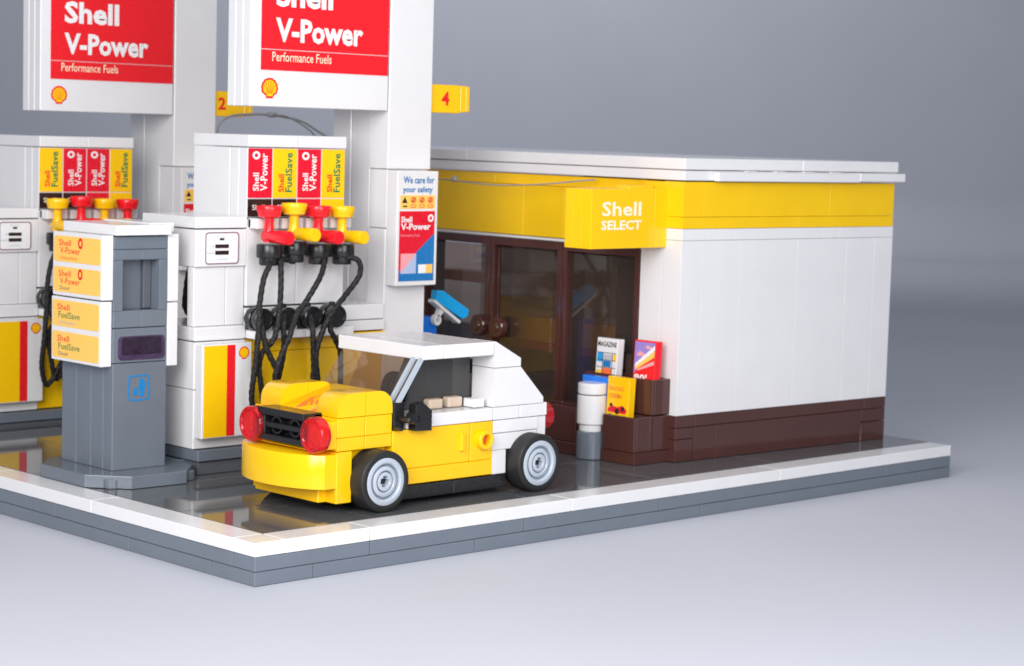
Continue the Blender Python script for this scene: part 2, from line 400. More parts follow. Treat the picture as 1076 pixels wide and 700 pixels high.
def pump(off, label, sets, nozz, blacks, full):
    t = T('fuel_pump', label, 'fuel pump', (9, 11.5, 2), off, group='fuel pumps')
    # upper cabinet
    bm = B()
    box(bm, 7, 11, 11, 13, 6.45, 11.58)
    for c in range(2): box(bm, 7.0 + .004, 11, 10.05 + c * .47, 10.5 + c * .47, 9.35, 11.58)
    box(bm, 7.0, 8.99, 10.02, 11, 6.5, 9.3); box(bm, 9.01, 11, 10.02, 11, 6.5, 9.3)
    t.part('cabinet', bm, M['white'])
    bm = B(); row(bm, 'x', (6.99, 9, 11.01), 9.98, 13.02, 11.6, 12.0, .012); t.part('cap', bm, M['white'])
    F = FY(10.05)
    for i, (c, k) in enumerate(sets):
        a0, a1 = 7.02 + i, 7.98 + i
        lab = t.part('fuel_label', fpoly(B(), F, rect(a0, 9.98, a1 - .02, 11.56), 0, .03), M['p_red'] if k == 'V' else M['p_yellow'],
                     label='red fuel label' if k == 'V' else 'yellow fuel label')
        if k == 'V':
            text(t, 'Shell', F, a0 + .18, 10.2, a0 + .42, 10.78, .034, M['p_white'], lab, rot=True)
            text(t, 'V-Power', F, a0 + .47, 10.2, a0 + .76, 11.4, .034, M['p_white'], lab, rot=True)
            t.part('ring_mark', ring_mark(B(), F, a0 + .3, 11.34, .15, .13, .03, .036), M['p_white'], lab)
        else:
            text(t, 'Shell', F, a0 + .2, 10.16, a0 + .43, 10.74, .034, M['p_red2'], lab, .025, rot=True)
            text(t, 'FuelSave', F, a0 + .47, 10.16, a0 + .76, 11.44, .034, M['p_green'], lab, .025, rot=True)
        m = {'k': 'p_black', 'r': 'p_red', 'y': 'p_yellow'}[blacks[i]]
        s = t.part('grade_plate', fpoly(B(), F, rect(a0, 9.38, a1 - .02, 9.94), 0, .03), M[m])
        if blacks[i] == 'k': text(t, 'Shell', F, a0 + .16, 9.58, a0 + .66, 9.76, .034, M['p_white'], s, .012)
    # row of clips the nozzles hang from
    for i in range(4):
        t.part('nozzle_clip', boxes((7.05 + i, 7.35 + i, 9.55, 10.05, 9.0, 9.34), (7.62 + i, 7.92 + i, 9.55, 10.05, 9.0, 9.34), (7.05 + i, 7.92 + i, 9.9, 10.06, 9.02, 9.32)), M['white'])
    # nozzles
    for i, c in enumerate(nozz):
        x = 7.33 + i * .995; dz = .08 if i == 1 else (0, 0, -.01, -.03)[i]; y = 9.3
        lean = (-.02, 0.03, 0, .04)[i]
        bm = B()
        prof = [(0, 9.38), (.3, 9.38), (.36, 9.42), (.37, 9.50), (.405, 9.58), (.42, 9.72), (.4, 9.76), (.3, 9.76), (.28, 9.70), (0, 9.70)]
        lathe(bm, [(r, h + dz) for r, h in prof], (x, y, 0))
        lathe(bm, [(0, 8.6 + dz), (.19, 8.6 + dz), (.17, 8.95 + dz), (.15, 9.2 + dz), (.17, 9.38 + dz), (0, 9.38 + dz)], (x, y, 0), n=20)
        n = t.part('nozzle', bm, M[c], label=('red' if c == 'red' else 'yellow') + ' nozzle with a cup top')
        smooth_by_angle(n)
        bm = B()
        lathe(bm, [(0, -.22), (.17, -.22), (.2, -.16), (.2, .3), (.215, .5), (.225, 1.05), (.2, 1.09), (0, 1.09)], (x + .02 + lean, y - .0, 8.78 + dz), 'y', 24)
        smooth_by_angle(t.part('spout', bm, M[c], n))
        bm = B()
        lathe(bm, [(0, 7.86 + dz), (.3, 7.86 + dz), (.32, 7.9 + dz), (.32, 8.08 + dz), (.40, 8.1 + dz), (.415, 8.14 + dz), (.415, 8.48 + dz), (.39, 8.53 + dz), (0, 8.53 + dz)], (x + .02, y, 0))
        smooth_by_angle(t.part('holder', bm, M['black'], n))
    # reels
    for i in range(4):
        x = 6.98 + i * 1.0; z = 6.12
        bm = B()
        lathe(bm, [(0, -.1), (.15, -.1), (.15, .2), (.35, .2), (.38, .23), (.38, .46), (.35, .49), (.3, .49), (.3, .53), (.35, .56), (.37, .59), (.37, .8), (.34, .84), (.27, .84), (.25, .81), (0, .81)], (x + .15, 10.0, z), 'y')
        r = t.part('hose_reel', bm, M['black']); smooth_by_angle(r)
        t.part('clip', boxes((x + .12, x + .28, 9.5, 9.66, z + .3, z + .46), (x + .02, x + .3, 9.5, 9.7, z + .24, z + .36)), M['black'], r)
    # hoses
    H = [[(7.3, 9.25, 8.0), (7.12, 8.95, 7.9), (6.78, 8.8, 7.47), (6.6, 8.75, 6.7), (6.57, 8.75, 5.9), (6.55, 8.85, 4.8), (6.6, 9.1, 3.7), (6.95, 9.3, 3.0), (7.35, 9.2, 3.6), (7.52, 8.95, 4.3), (7.27, 8.8, 4.67), (6.88, 8.75, 5.3), (6.74, 8.8, 5.9), (6.9, 9.1, 6.2)],
         [(8.35, 9.3, 7.95), (7.8, 9.2, 8.05), (7.56, 8.95, 7.95), (7.5, 8.85, 7.24), (7.41, 8.8, 6.33), (7.23, 8.8, 5.57), (6.9, 8.95, 5.13), (6.84, 9.05, 4.68), (6.99, 9.15, 4.1), (7.3, 9.3, 3.2), (7.62, 9.25, 3.6), (7.66, 9.1, 4.24), (7.77, 9.0, 5.09), (7.64, 8.85, 5.86), (7.85, 9.1, 6.25)],
         [(9.3, 9.3, 7.95), (9.3, 8.95, 8.02), (9.03, 8.75, 7.51), (8.38, 8.7, 6.67), (7.97, 8.65, 6.22), (7.7, 8.65, 5.56), (7.42, 8.7, 4.96), (7.29, 8.8, 4.27), (7.6, 9.1, 3.1), (8.5, 9.2, 3.0), (8.96, 9.0, 4.1), (8.86, 8.85, 5.03), (8.78, 8.8, 5.72), (8.9, 9.1, 6.2)],
         [(10.3, 9.3, 7.95), (10.34, 8.95, 8.08), (10.62, 8.75, 7.93), (10.63, 8.75, 7.46), (10.08, 8.75, 6.86), (9.62, 8.75, 6.4), (9.24, 8.75, 5.89), (8.95, 8.8, 5.04), (9.1, 8.9, 4.16), (9.5, 9.2, 3.2), (10.2, 9.2, 3.5), (10.2, 9.1, 4.8), (9.9, 8.95, 5.3), (9.55, 8.85, 5.75), (9.8, 9.1, 6.2)]]
    for h in H:
        bm = B(); tube(bm, h, .087, 20, twist=24, lobes=5, amp=.13, sub=20)
        t.part('hose', bm, M['rope'], smooth=True)
    bm = B(); tube(bm, [(7.6, 13.3, 8.2), (7.42, 13.55, 7.75), (7.28, 13.6, 7.3), (7.17, 13.6, 6.6), (7.2, 13.6, 6.1), (7.6, 13.4, 5.6)], .1, 20, twist=24, lobes=5, amp=.13)
    t.part('hose', bm, M['rope'], smooth=True)
    # lower cabinet
    bm = B(); row(bm, 'x', (7, 9, 11), 9.4, 13, 5.46, 5.74, .012); row(bm, 'x', (11, 12.8), 9.95, 13, 5.5, 5.86, .012)
    for i in range(4): lathe(bm, disc(.28, 0, .15), (7.5 + i, 9.72, 5.72), 'z', 24)
    box(bm, 7.0, 10.98, 10.06, 13, 5.88, 6.44); box(bm, 11.0, 12.8, 10.0, 13, 5.88, 6.38)
    t.part('shelf', bm, M['white'])
    bm = B()
    row(bm, 'x', (7.0, 9.6, 12.8), 10.1, 13, 2.02, 4.98); row(bm, 'x', (7.0, 11, 12.8), 10.1, 13, 4.98, 5.44)
    t.part('lower_cabinet', bm, M['yellow_wall'])
    t.part('trim_strip', boxes((11.1, 12.8, 9.9, 10.09, 5.36, 5.46)), M['yellow'])
    return t

def display(off, label):
    t = T('pump_display', label, 'pump display', (6, 11.5, 2), off, group='pump displays')
    bm = B(); box(bm, 5, 6.99, 10, 13, 2.02, 3.9); box(bm, 5, 6.99, 10, 13, 3.92, 5.42); t.part('lower_cabinet', bm, M['white'])
    t.part('ledge', boxes((5, 6.99, 9.98, 13, 5.45, 5.9), bev=.06, seg=3), M['white'])
    t.part('back_panel', boxes((5.02, 6.24, 10.1, 10.45, 5.91, 7.79), (6.255, 6.97, 10.1, 10.45, 5.91, 7.79)), M['white'])
    t.part('screen_block', boxes((5, 6.99, 10, 13, 7.8, 8.98)), M['white'])
    t.part('top_slab', boxes((4.98, 6.98, 9.98, 12.95, 9.02, 9.38), bev=.03, seg=2), M['white'])
    F = FY(10)
    s = t.part('screen', fpoly(B(), F, rrect(5.35, 7.88, 6.66, 8.9, .1), 0, .02), M['p_white'])
    t.part('screen_border', frame_poly(B(), F, rrect(5.35, 7.88, 6.66, 8.9, .12), rrect(5.39, 7.92, 6.62, 8.86, .09), .02, .03), M['p_mauve'], s)
    bm = B(); fpoly(bm, F, rect(5.74, 8.39, 6.26, 8.51), .02, .03); fpoly(bm, F, rect(5.74, 8.18, 6.26, 8.31), .02, .03); fpoly(bm, F, rect(5.91, 8.64, 6.08, 8.71), .02, .03)
    t.part('readout', bm, M['p_black'], s)
    text(t, 'Price', F, 5.82, 8.73, 6.18, 8.81, .024, M['p_pale'], s, 0); text(t, 'Contactless', F, 5.75, 8.0, 6.22, 8.09, .024, M['p_pale'], s, 0)
    text(t, 'This', F, 5.6, 8.42, 5.7, 8.48, .024, M['p_dkgrey'], s, 0); text(t, 'Litres', F, 5.44, 8.21, 5.7, 8.28, .024, M['p_dkgrey'], s, 0)
    p = t.part('stripe_panel', boxes((5.05, 6.97, 9.62, 9.98, 2.38, 5.38)), M['white'])
    F = FY(9.62)
    t.part('yellow_stripe', fpoly(B(), F, rect(5.12, 2.42, 6.0, 5.33), 0, .008), M['p_yellow'], p)
    t.part('red_stripe', fpoly(B(), F, rect(6.0, 2.42, 6.32, 5.33), 0, .008), M['p_red2'], p)
    emblem(t, F, 6.66, 5.06, .2, .012, p)

def gantry(off, label, posterlabel, nlabel, postlabel, num, nx):
    # sign board spanning over the pump
    t = T('overhead_sign', label, 'overhead sign', (9.85, 10.6, 12.9), off, group='overhead signs')
    bm = B()
    for y0, y1 in ((10, 10.38), (10.4, 10.78), (10.8, 11.2)): row(bm, 'x', (7, 12.76), y0, y1, 12.9, 19.3, .004)
    t.part('board', bm, M['white'])
    F = FY(10.0); bm = B()
    fpoly(bm, F, rect(7.42, 14.07, 12.72, 14.72), 0, .02); fpoly(bm, F, rect(7.42, 14.745, 12.72, 18.4), 0, .02)
    p = t.part('red_panel', bm, M['p_red2'])
    text(t, 'Performance Fuels', F, 7.86, 14.36, 10.28, 14.66, .024, M['p_cream'], p, 0)
    text(t, 'V-Power', F, 7.98, 14.98, 11.6, 15.75, .024, M['p_white'], p, .035)
    text(t, 'Shell', F, 7.98, 16.1, 10.3, 16.9, .024, M['p_white'], p, .035)
    emblem(t, F, 7.78, 13.5, .33, .014)
    # post
    t = T('sign_post', postlabel, 'sign post', (13.8, 11.5, 2), off, group='sign posts')
    bm = B()
    box(bm, 12.82, 14.74, 10.0, 10.98, 10.95, 20); box(bm, 12.86, 14.7, 11.0, 11.98, 2, 20); box(bm, 12.82, 14.74, 12.0, 12.98, 2, 20)
    box(bm, 12.86, 14.7, 10.06, 10.98, 8.94, 10.93); box(bm, 12.82, 14.66, 10.06, 10.98, 2, 8.92)
    t.part('post', bm, M['white'])
    # safety notice
    t = T('safety_notice', posterlabel, 'notice', (13.8, 9.8, 7), off, group='safety notices')
    t.part('panel', boxes((12.86, 14.7, 9.52, 10.05, 7.0, 10.9), bev=.03, seg=2), M['white'])
    F = FY(9.52)
    text(t, 'We care for', F, 13.12, 10.48, 14.5, 10.72, .012, M['p_blue'], None, .02)
    text(t, 'your safety', F, 13.1, 10.12, 14.44, 10.38, .012, M['p_blue'], None, .02)
    y = t.part('warning_strip', fpoly(B(), F, rect(13.0, 9.62, 14.56, 10.08), 0, .01), M['p_amber'])
    bm = B(); fpoly(bm, F, [(13.07, 9.82), (13.31, 9.82), (13.19, 10.03)], .01, .016); fpoly(bm, F, rect(13.12, 9.68, 13.3, 9.73), .01, .016)
    t.part('warning_mark', bm, M['p_black'], y)
    bm = B()
    for k in range(3):
        ca = 13.58 + .38 * k
        frame_poly(bm, F, [(ca + .12 * math.cos(i * PI / 8), 9.92 + .1 * math.sin(i * PI / 8)) for i in range(16)], [(ca + .085 * math.cos(i * PI / 8), 9.92 + .07 * math.sin(i * PI / 8)) for i in range(16)], .01, .016)
        fpoly(bm, F, [(ca - .08, 9.86), (ca - .05, 9.84), (ca + .08, 9.98), (ca + .05, 10.0)], .01, .016)
        frame_poly(bm, F, rrect(ca - .12, 9.66, ca + .12, 9.77, .05), rrect(ca - .1, 9.68, ca + .1, 9.75, .03), .01, .016)
    t.part('prohibition_marks', bm, M['p_red'], y)
    bm = B()
    for k in range(3):
        ca = 13.58 + .38 * k; fpoly(bm, F, [(ca - .04, 9.87), (ca + .04, 9.87), (ca + .03, 9.97), (ca - .02, 9.95)], .01, .014)
    t.part('prohibited_things', bm, M['p_black'], y)
    p = t.part('poster', fpoly(B(), F, rect(12.98, 7.16, 14.56, 9.54), 0, .01), M['p_red'])
    t.part('blue_field', fpoly(B(), F, [(12.98, 7.16), (14.56, 7.16), (14.56, 8.78), (12.98, 7.52)], .01, .014), M['p_blue'], p)
    t.part('pink_square', fpoly(B(), F, [(13.06, 7.42), (13.06, 8.1), (13.75, 8.1)], .014, .018), M['p_pink'], p)
    t.part('pale_triangle', fpoly(B(), F, [(13.06, 7.42), (13.75, 7.42), (13.75, 8.1)], .014, .018), M['p_pale'], p)
    t.part('white_square', fpoly(B(), F, rect(13.86, 7.42, 14.2, 7.72), .014, .018), M['p_white'], p)
    t.part('orange_square', fpoly(B(), F, rect(14.2, 7.42, 14.5, 7.72), .014, .018), M['p_amber'], p)
    text(t, 'Shell', F, 13.04, 9.16, 13.54, 9.36, .014, M['p_white'], p, .03)
    text(t, 'V-Power', F, 13.04, 8.9, 14.38, 9.13, .014, M['p_white'], p, .03)
    text(t, 'Performance Fuels', F, 13.04, 8.68, 13.9, 8.76, .014, M['p_pink'], p, 0)
    t.part('ring_mark', ring_mark(B(), F, 14.38, 9.3, .13, .13, .01, .016), M['p_white'], p)
    # bay number
    t = T('bay_number_sign', nlabel, 'number sign', (15.6, 10.4, 13.4), off, group='bay number signs')
    b = t.part('plate', boxes((14.75, 16.14, 10.1, 10.7, 12.9, 13.87)), M['yellow'])
    t.part('end_plate', boxes((16.17, 16.42, 10.12, 10.75, 12.94, 13.86), (16.44, 16.62, 10.14, 10.72, 12.96, 13.84)), M['yellow'])
    text(t, num, FY(10.1), nx, 13.16, nx + .36, 13.64, .012, M['p_red2'], b, .03)
    t.part('clip', boxes((14.74, 15.3, 10.72, 11.0, 13.1, 13.6)), M['grey_light'])

F0 = (0, 0, 0); R0 = (0, 12.6, -.3)
island(F0, 'grey kerbed pump island behind the small yellow and white car')
island(R0, 'grey kerbed pump island at the back beyond the price kiosk')
pump(F0, 'white fuel pump with four hanging black hoses behind the car', RED_SET, ['red', 'yellow', 'red', 'yellow'], 'kkry', True)
pump(R0, 'white fuel pump at the far left, standing behind the grey price kiosk', REAR_SET, ['yellow', 'red', 'yellow', 'red'], 'kkry', False)
display(F0, 'white pump display cabinet with a yellow and red striped front and small screen')
display(R0, 'white pump display cabinet at the back, left of the far pump')
gantry(F0, 'white overhead sign with red fuel panel in the middle, nearest to the camera', 'safety notice with blue and red poster, fully visible beside the shop windows',
       'yellow bay sign numbered 4', 'tall white sign post carrying the yellow number 4', '4', 15.26)
gantry(R0, 'overhead sign with red fuel panel at the top left, farther back', 'safety notice mostly hidden behind the front white pump',
       'yellow bay sign numbered 2', 'tall white sign post at the back carrying the yellow number 2', '2', 14.92)

# ------------------------------------------------------------------ price kiosk
def kiosk():
    t = T('price_kiosk', 'grey payment kiosk with yellow fuel price panels on an eight-sided foot', 'kiosk', (3, 11.4, 1.2))
    oc = [(.97, 9.9), (1.95, 8.82), (3.92, 8.78), (4.86, 9.8), (4.86, 12.3), (3.9, 13.4), (1.95, 13.4), (.97, 12.4)]
    bm = B(); fpoly(bm, FZ(1.22), [(a, b) for a, b in oc], 0, .38, .025)
    f = t.part('foot', bm, M['grey'])
    bm = B()
    lathe(bm, disc(.26, 1.2, 1.5), (1.62, 9.4, 0), 'z', 24); lathe(bm, disc(.26, 1.2, 1.5), (4.36, 9.42, 0), 'z', 24)
    smooth_by_angle(t.part('foot_stud', bm, M['grey'], f))
    bm = B()
    for y0, y1 in ((10.515, 11.18), (11.2, 12.02), (12.04, 12.88)): box(bm, 2, 2.6, y0, y1, 1.6, 4.88)
    box(bm, 2.0, 3.96, 10.0, 10.5, 1.6, 4.9); box(bm, 3.4, 3.96, 10.4, 12.88, 1.6, 4.9); box(bm, 2.62, 3.38, 10.52, 12.8, 1.6, 4.9)
    t.part('column', bm, M['grey'])
    bm = B()
    box(bm, 2, 3.96, 10, 10.5, 4.92, 5.98)                       # slot block
    box(bm, 2, 2.98, 10, 10.5, 6.0, 6.52); box(bm, 2.98, 3.96, 10, 10.5, 6.0, 6.52)
    box(bm, 2, 2.33, 10, 10.5, 6.52, 8.08, .01); box(bm, 3.66, 3.96, 10, 10.5, 6.52, 8.08, .01)
    box(bm, 2, 3.0, 10, 10.5, 8.08, 8.4); box(bm, 3.0, 3.96, 10, 10.5, 8.08, 8.4); box(bm, 2, 3.96, 10, 10.5, 8.41, 8.8)
    box(bm, 2, 3.96, 11.0, 12.88, 4.92, 8.8)
    h = t.part('head', bm, M['grey'])
    t.part('screen', boxes((2.3, 3.7, 10.6, 10.95, 6.5, 8.1)), M['grey'], h)
    t.part('recess_column', boxes((3.36, 3.64, 10.42, 10.59, 6.54, 8.06)), M['grey_dark'], h)
    s = t.part('slot_panel', fpoly(B(), FY(10), rrect(2.18, 5.0, 3.88, 5.74, .14), 0, .02), M['purple'])
    t.part('slot_window', fpoly(B(), FY(9.98), rrect(2.3, 5.16, 3.76, 5.7, .06), 0, .01), M['slot'], s)
    F = FY(10)
    m = t.part('litter_mark', frame_poly(B(), F, rrect(2.56, 3.72, 3.34, 4.52, .12), rrect(2.61, 3.77, 3.29, 4.47, .09), 0, .012), M['p_icon'])
    bm = B()
    fpoly(bm, F, [(2.98, 3.86), (3.12, 3.84), (3.14, 4.02), (3.2, 4.2), (3.14, 4.34), (3.04, 4.42), (2.96, 4.36), (2.98, 4.24), (2.9, 4.14), (2.96, 4.06)], 0, .012)
    fpoly(bm, F, [(2.74, 3.9), (2.88, 3.88), (2.9, 4.04), (2.84, 4.12), (2.74, 4.08)], 0, .012)
    t.part('litter_figure', bm, M['p_icon'], m)
    t.part('top_slab', boxes((1.98, 4.0, 9.84, 12.85, 8.84, 9.16), (3.5, 4.4, 10.3, 12.9, 8.9, 9.2), bev=.03, seg=2), M['white'])
    # price panels
    def price(z0, z1, dx, dy, lines):
        x = 1.6 + dx
        p = t.part('price_panel', boxes((x, 1.99, 10.0 + dy, 12.82 + dy, z0, z1), bev=.03, seg=2), M['white'])
        F = FX(x)
        for (bz0, bz1, l2, l3) in lines:
            a0, a1 = -(12.74 + dy), -(10.1 + dy)
            q = t.part('price_label', fpoly(B(), F, rrect(a0, bz0, a1, bz1, .1), 0, .012), M['p_amber'], p)
            hh = bz1 - bz0
            text(t, 'Shell', F, a0 + .3, bz0 + .62 * hh, a0 + .98, bz0 + .86 * hh, .016, M['p_red2'], q, .005)
            text(t, l2, F, a0 + .36, bz0 + .32 * hh, a0 + (1.5 if l2[0] == 'V' else 1.58), bz0 + .57 * hh, .016, M['p_red2'] if l2[0] == 'V' else M['p_green'], q, .005)
            text(t, l3, F, a0 + .36, bz0 + .09 * hh, a0 + (1.3 if l3[0] == 'U' else .9), bz0 + .24 * hh, .016, M['p_orange'] if (l3[0] == 'U' and l2[0] == 'V') else (M['p_grey'] if l3[0] == 'U' else M['p_dkgrey']), q, 0)
            if l2[0] == 'V': t.part('ring_mark', ring_mark(B(), F, a0 + 1.52, bz0 + .76 * hh, .13, .17, .012, .018), M['p_red2'], q)
    price(6.86, 8.84, 0, 0, [(7.92, 8.72, 'V-Power', 'Unleaded'), (6.98, 7.76, 'V-Power', 'Diesel')])
    price(4.82, 6.82, .0, .06, [(5.9, 6.72, 'FuelSave', 'Unleaded'), (4.92, 5.74, 'FuelSave', 'Diesel')])
    t.part('price_panel', boxes((3.98, 4.38, 10.0, 12.8, 6.76, 8.86), bev=.03, seg=2), M['white'])
    t.part('price_panel', boxes((3.98, 4.37, 10.0, 12.8, 4.74, 6.72), bev=.03, seg=2), M['white'])
kiosk()

# ------------------------------------------------------------------ the car
def car():
    t = T('toy_car', 'small yellow and white brick-built car with red round headlights beside the pump', 'car', (8.6, 4, 1.2))
    cy = 4.0
    # chassis and sills
    t.part('sill', boxes((6.8, 8.9, 2.0, 6.0, 1.38, 1.78), (8.92, 11.1, 2.0, 6.0, 1.38, 1.78)), M['black'])
    t.part('underbody', boxes((4.4, 12.6, 2.7, 5.3, 1.5, 2.0)), M['black'])
    bm = B()
    box(bm, 4.45, 6.42, 2.34, 5.66, 1.5, 2.3); box(bm, 4.1, 4.6, 2.5, 5.5, 1.5, 1.9)
    box(bm, 4.42, 6.44, 2.32, 5.68, 2.3, 3.0)
    box(bm, 4.4, 5.42, 2.03, 5.97, 3.02, 3.4); box(bm, 5.43, 6.45, 2.03, 5.97, 3.02, 3.4)
    box(bm, 4.4, 5.42, 2.03, 5.97, 3.41, 3.98); box(bm, 5.43, 6.45, 2.03, 5.97, 3.41, 3.98)
    box(bm, 4.38, 4.95, 2.02, 2.6, 1.5, 3.0); box(bm, 4.38, 4.95, 5.4, 5.98, 1.5, 3.0)
    box(bm, 3.95, 4.4, 2.6, 5.4, 3.0, 3.05); box(bm, 4.0, 4.4, 2.05, 2.7, 3.1, 3.9); box(bm, 4.0, 4.4, 5.3, 5.95, 3.1, 3.9)
    t.part('front_body', bm, M['yellow'])
    # bumper, bowed in plan
    pts = [(4.42, 2.04), (4.42, 5.96)]
    n = 16
    for i in range(n + 1):
        y = 5.96 - 3.92 * i / n; s = (y - cy) / 1.96
        pts.append((3.97 - .72 * (1 - s * s) ** .8 if abs(s) < 1 else 3.97, y))
    bm = B(); fpoly(bm, FZ(1.96), pts, 0, .99, .025)
    smooth_by_angle(t.part('bumper', bm, M['yellow']), 25)
    # hood: two loaf-shaped curved bricks side by side, split once along x
    def quarter(bm, x0, x1, y0, y1, z0, z1, r, front):
        arc = []
        for i in range(9):
            a = PI / 2 * i / 8
            arc.append((r - r * math.sin(a), r - r * math.cos(a)) if False else (r - r * math.cos(a), z1 - r + r * math.sin(a)))
        prof = [(x0, z0)] + [(x0 + p, q) for p, q in arc] + [(x1, z1), (x1, z0)] if front else [(x1, z0)] + [(x1 - p, q) for p, q in arc] + [(x0, z1), (x0, z0)]
        fpoly(bm, lambda a, b, d=0: Vector((a, d, b)), prof, y0, y1, .016)
    bm = B()
    for y0, y1 in ((2.03, 3.0), (4.72, 5.7)):
        quarter(bm, 4.4, 5.415, y0, y1, 4.0, 4.69, .5, True); quarter(bm, 5.43, 6.45, y0, y1, 4.0, 4.69, .5, False)
    fpoly(bm, lambda a, b, d=0: Vector((a, d, b)), [(4.38, 4.0), (6.45, 4.0), (6.45, 4.6), (6.3, 4.6), (4.38, 4.08)], 3.01, 4.71, .012)
    h = t.part('hood', bm, M['yellow']); smooth_by_angle(h, 25)
    bm = B(); F = lambda a, b, d=0: Vector((a, b, 4.084 + (a - 4.38) * .271 + d))
    fpoly(bm, F, [(4.41, 4.02), (4.8, 4.2), (5.22, 4.27), (5.44, 4.1), (5.2, 4.16), (4.95, 4.1), (4.7, 3.86), (4.52, 3.92)], 0, .008)
    fpoly(bm, F, [(5.06, 4.1), (5.1, 4.04), (4.78, 3.7), (4.72, 3.76)], 0, .008)
    fpoly(bm, F, [(5.1, 3.86), (5.14, 3.78), (4.9, 3.62), (4.86, 3.7)], 0, .008); fpoly(bm, F, [(4.9, 3.56), (4.94, 3.46), (4.8, 3.4), (4.78, 3.5)], 0, .008)
    fpoly(bm, F, [(4.41, 3.1), (4.5, 3.05), (4.52, 3.26), (4.42, 3.3)], 0, .008)
    t.part('lightning_decal', bm, M['p_orange'], h)
    # grille
    bm = B()
    box(bm, 3.72, 4.4, 2.75, 4.95, 3.86, 4.08); box(bm, 3.72, 4.4, 2.75, 4.95, 3.12, 3.3)
    box(bm, 3.76, 3.96, 2.8, 4.9, 3.5, 3.66); box(bm, 4.1, 4.38, 2.75, 4.95, 3.1, 4.06)
    box(bm, 3.74, 4.3, 4.62, 4.95, 3.3, 3.86); box(bm, 3.8, 4.3, 2.72, 2.95, 3.3, 3.86)
    for y in (3.35, 4.22): frame_poly(bm, FX(4.1), [(-y + .27 * math.cos(i * PI / 12), 3.58 + .27 * math.sin(i * PI / 12)) for i in range(24)], [(-y + .21 * math.cos(i * PI / 12), 3.58 + .21 * math.sin(i * PI / 12)) for i in range(24)], 0, .22)
    t.part('grille', bm, M['black'])
    for y in (2.28, 5.2):
        bm = B(); lathe(bm, [(0, -.06), (.28, -.06), (.28, -.02), (.5, 0), (.525, .03), (.525, .3), (.495, .35), (.40, .36), (.37, .32), (0, .32)], (3.97, y, 3.53), 'x', 36)
        smooth_by_angle(t.part('headlight', bm, M['red_lamp']))
    # doors
    d = t.part('door', boxes((6.46, 9.54, 2.0, 2.6, 2.3, 3.47)), M['yellow'])
    t.part('door', boxes((6.46, 9.54, 5.4, 6.0, 2.3, 3.47)), M['yellow'])
    bm = B(); box(bm, 9.1, 9.26, 1.9, 2.02, 2.66, 3.22, .02); t.part('handle', bm, M['yellow'], d)
    q = t.part('side_panel', boxes((9.56, 10.5, 2.0, 2.6, 2.3, 3.47), (6.5, 10.5, 2.0, 2.6, 1.82, 2.29)), M['yellow'])
    t.part('side_panel', boxes((9.56, 10.5, 5.4, 6.0, 2.3, 3.47), (6.5, 10.5, 5.4, 6.0, 1.82, 2.29)), M['yellow'])
    bm = B(); lathe(bm, [(.17, -.1), (.17, .2), (.19, .22), (.27, .22), (.3, .19), (.3, -.1)], (10.06, 2.0, 2.94), 'y', 28)
    smooth_by_angle(t.part('fuel_cap_ring', bm, M['yellow'], q))
    t.part('fuel_cap_bore', lathe(B(), disc(.17, -.08, .03, .01), (10.06, 2.0, 2.94), 'y', 24), M['orange'], q)
    # white belt and rear body
    bm = B()
    box(bm, 7.0, 10.49, 2.0, 6.0, 3.49, 3.88)
    box(bm, 10.51, 11.6, 2.0, 6.0, 3.49, 3.88); box(bm, 11.62, 12.72, 2.0, 6.0, 3.49, 3.88)
    box(bm, 10.51, 12.42, 2.0, 6.0, 3.08, 3.47); box(bm, 12.44, 12.8, 2.04, 5.96, 2.4, 3.47); box(bm, 12.7, 12.8, 2.0, 6.0, 3.49, 3.9)
    box(bm, 10.51, 12.4, 2.02, 6.0, 2.55, 3.06); box(bm, 10.51, 11.1, 2.02, 5.98, 1.8, 2.54); box(bm, 11.1, 12.4, 2.4, 5.6, 1.8, 2.54)
    t.part('rear_body', bm, M['white'])
    bm = B()
    for y0, y1 in ((2.0, 3.0), (5.0, 6.0)):
        G = (lambda a, b, d=0: Vector((a, d, b)))
        fpoly(bm, G, [(10.48, 3.9), (12.62, 3.9), (12.62, 4.08), (11.6, 5.09), (10.48, 5.09)], y0, y1, .018)
        fpoly(bm, G, [(10.48, 5.11), (11.6, 5.11), (11.6, 5.36), (10.52, 5.92), (10.48, 5.92)], y0, y1, .018)
    fpoly(bm, G, [(11.9, 3.9), (12.6, 3.9), (12.6, 4.06), (11.9, 4.72)], 3.02, 4.98, .01)
    t.part('hatch_pillar', bm, M['white'])
    t.part('rear_window', fpoly(B(), G, [(11.9, 4.6), (12.1, 4.55), (11.0, 5.62), (10.8, 5.62)], 3.03, 4.97), M['dark_glass'])
    bm = B(); box(bm, 7.58, 8.4, 2.0, 6.0, 5.5, 5.92, .03, 2); box(bm, 8.41, 10.47, 2.0, 6.0, 5.5, 5.92, .03, 2)
    box(bm, 10.47, 11.3, 3.02, 4.98, 5.3, 5.6)
    t.part('roof', bm, M['white'])
    # glazing
    for y, gm in ((3.0, 'dark_glass'), (5.0, 'windscreen')):
        t.part('side_window', fpoly(B(), FY(y), [(6.98, 3.9), (10.2, 3.9), (10.34, 4.05), (10.34, 5.48), (7.75, 5.48)], -.05, .05, .02), M[gm])
    W = lambda a, b, d=0: Vector((6.72 + (b * .95) - d * .8, a, 4.12 + b * 1.36 + d * .58))
    t.part('windscreen', fpoly(B(), W, rrect(2.16, 0.0, 5.84, 1.02, .08), 0, .06), M['windscreen'])
    bm = B()
    for y in (2.03, 2.36):
        fpoly(bm, W, rect(y, -.02, y + .13, 1.0), .05, .16)
    t.part('windscreen_pillar', bm, M['grey_light'])
    # mirror
    bm = B()
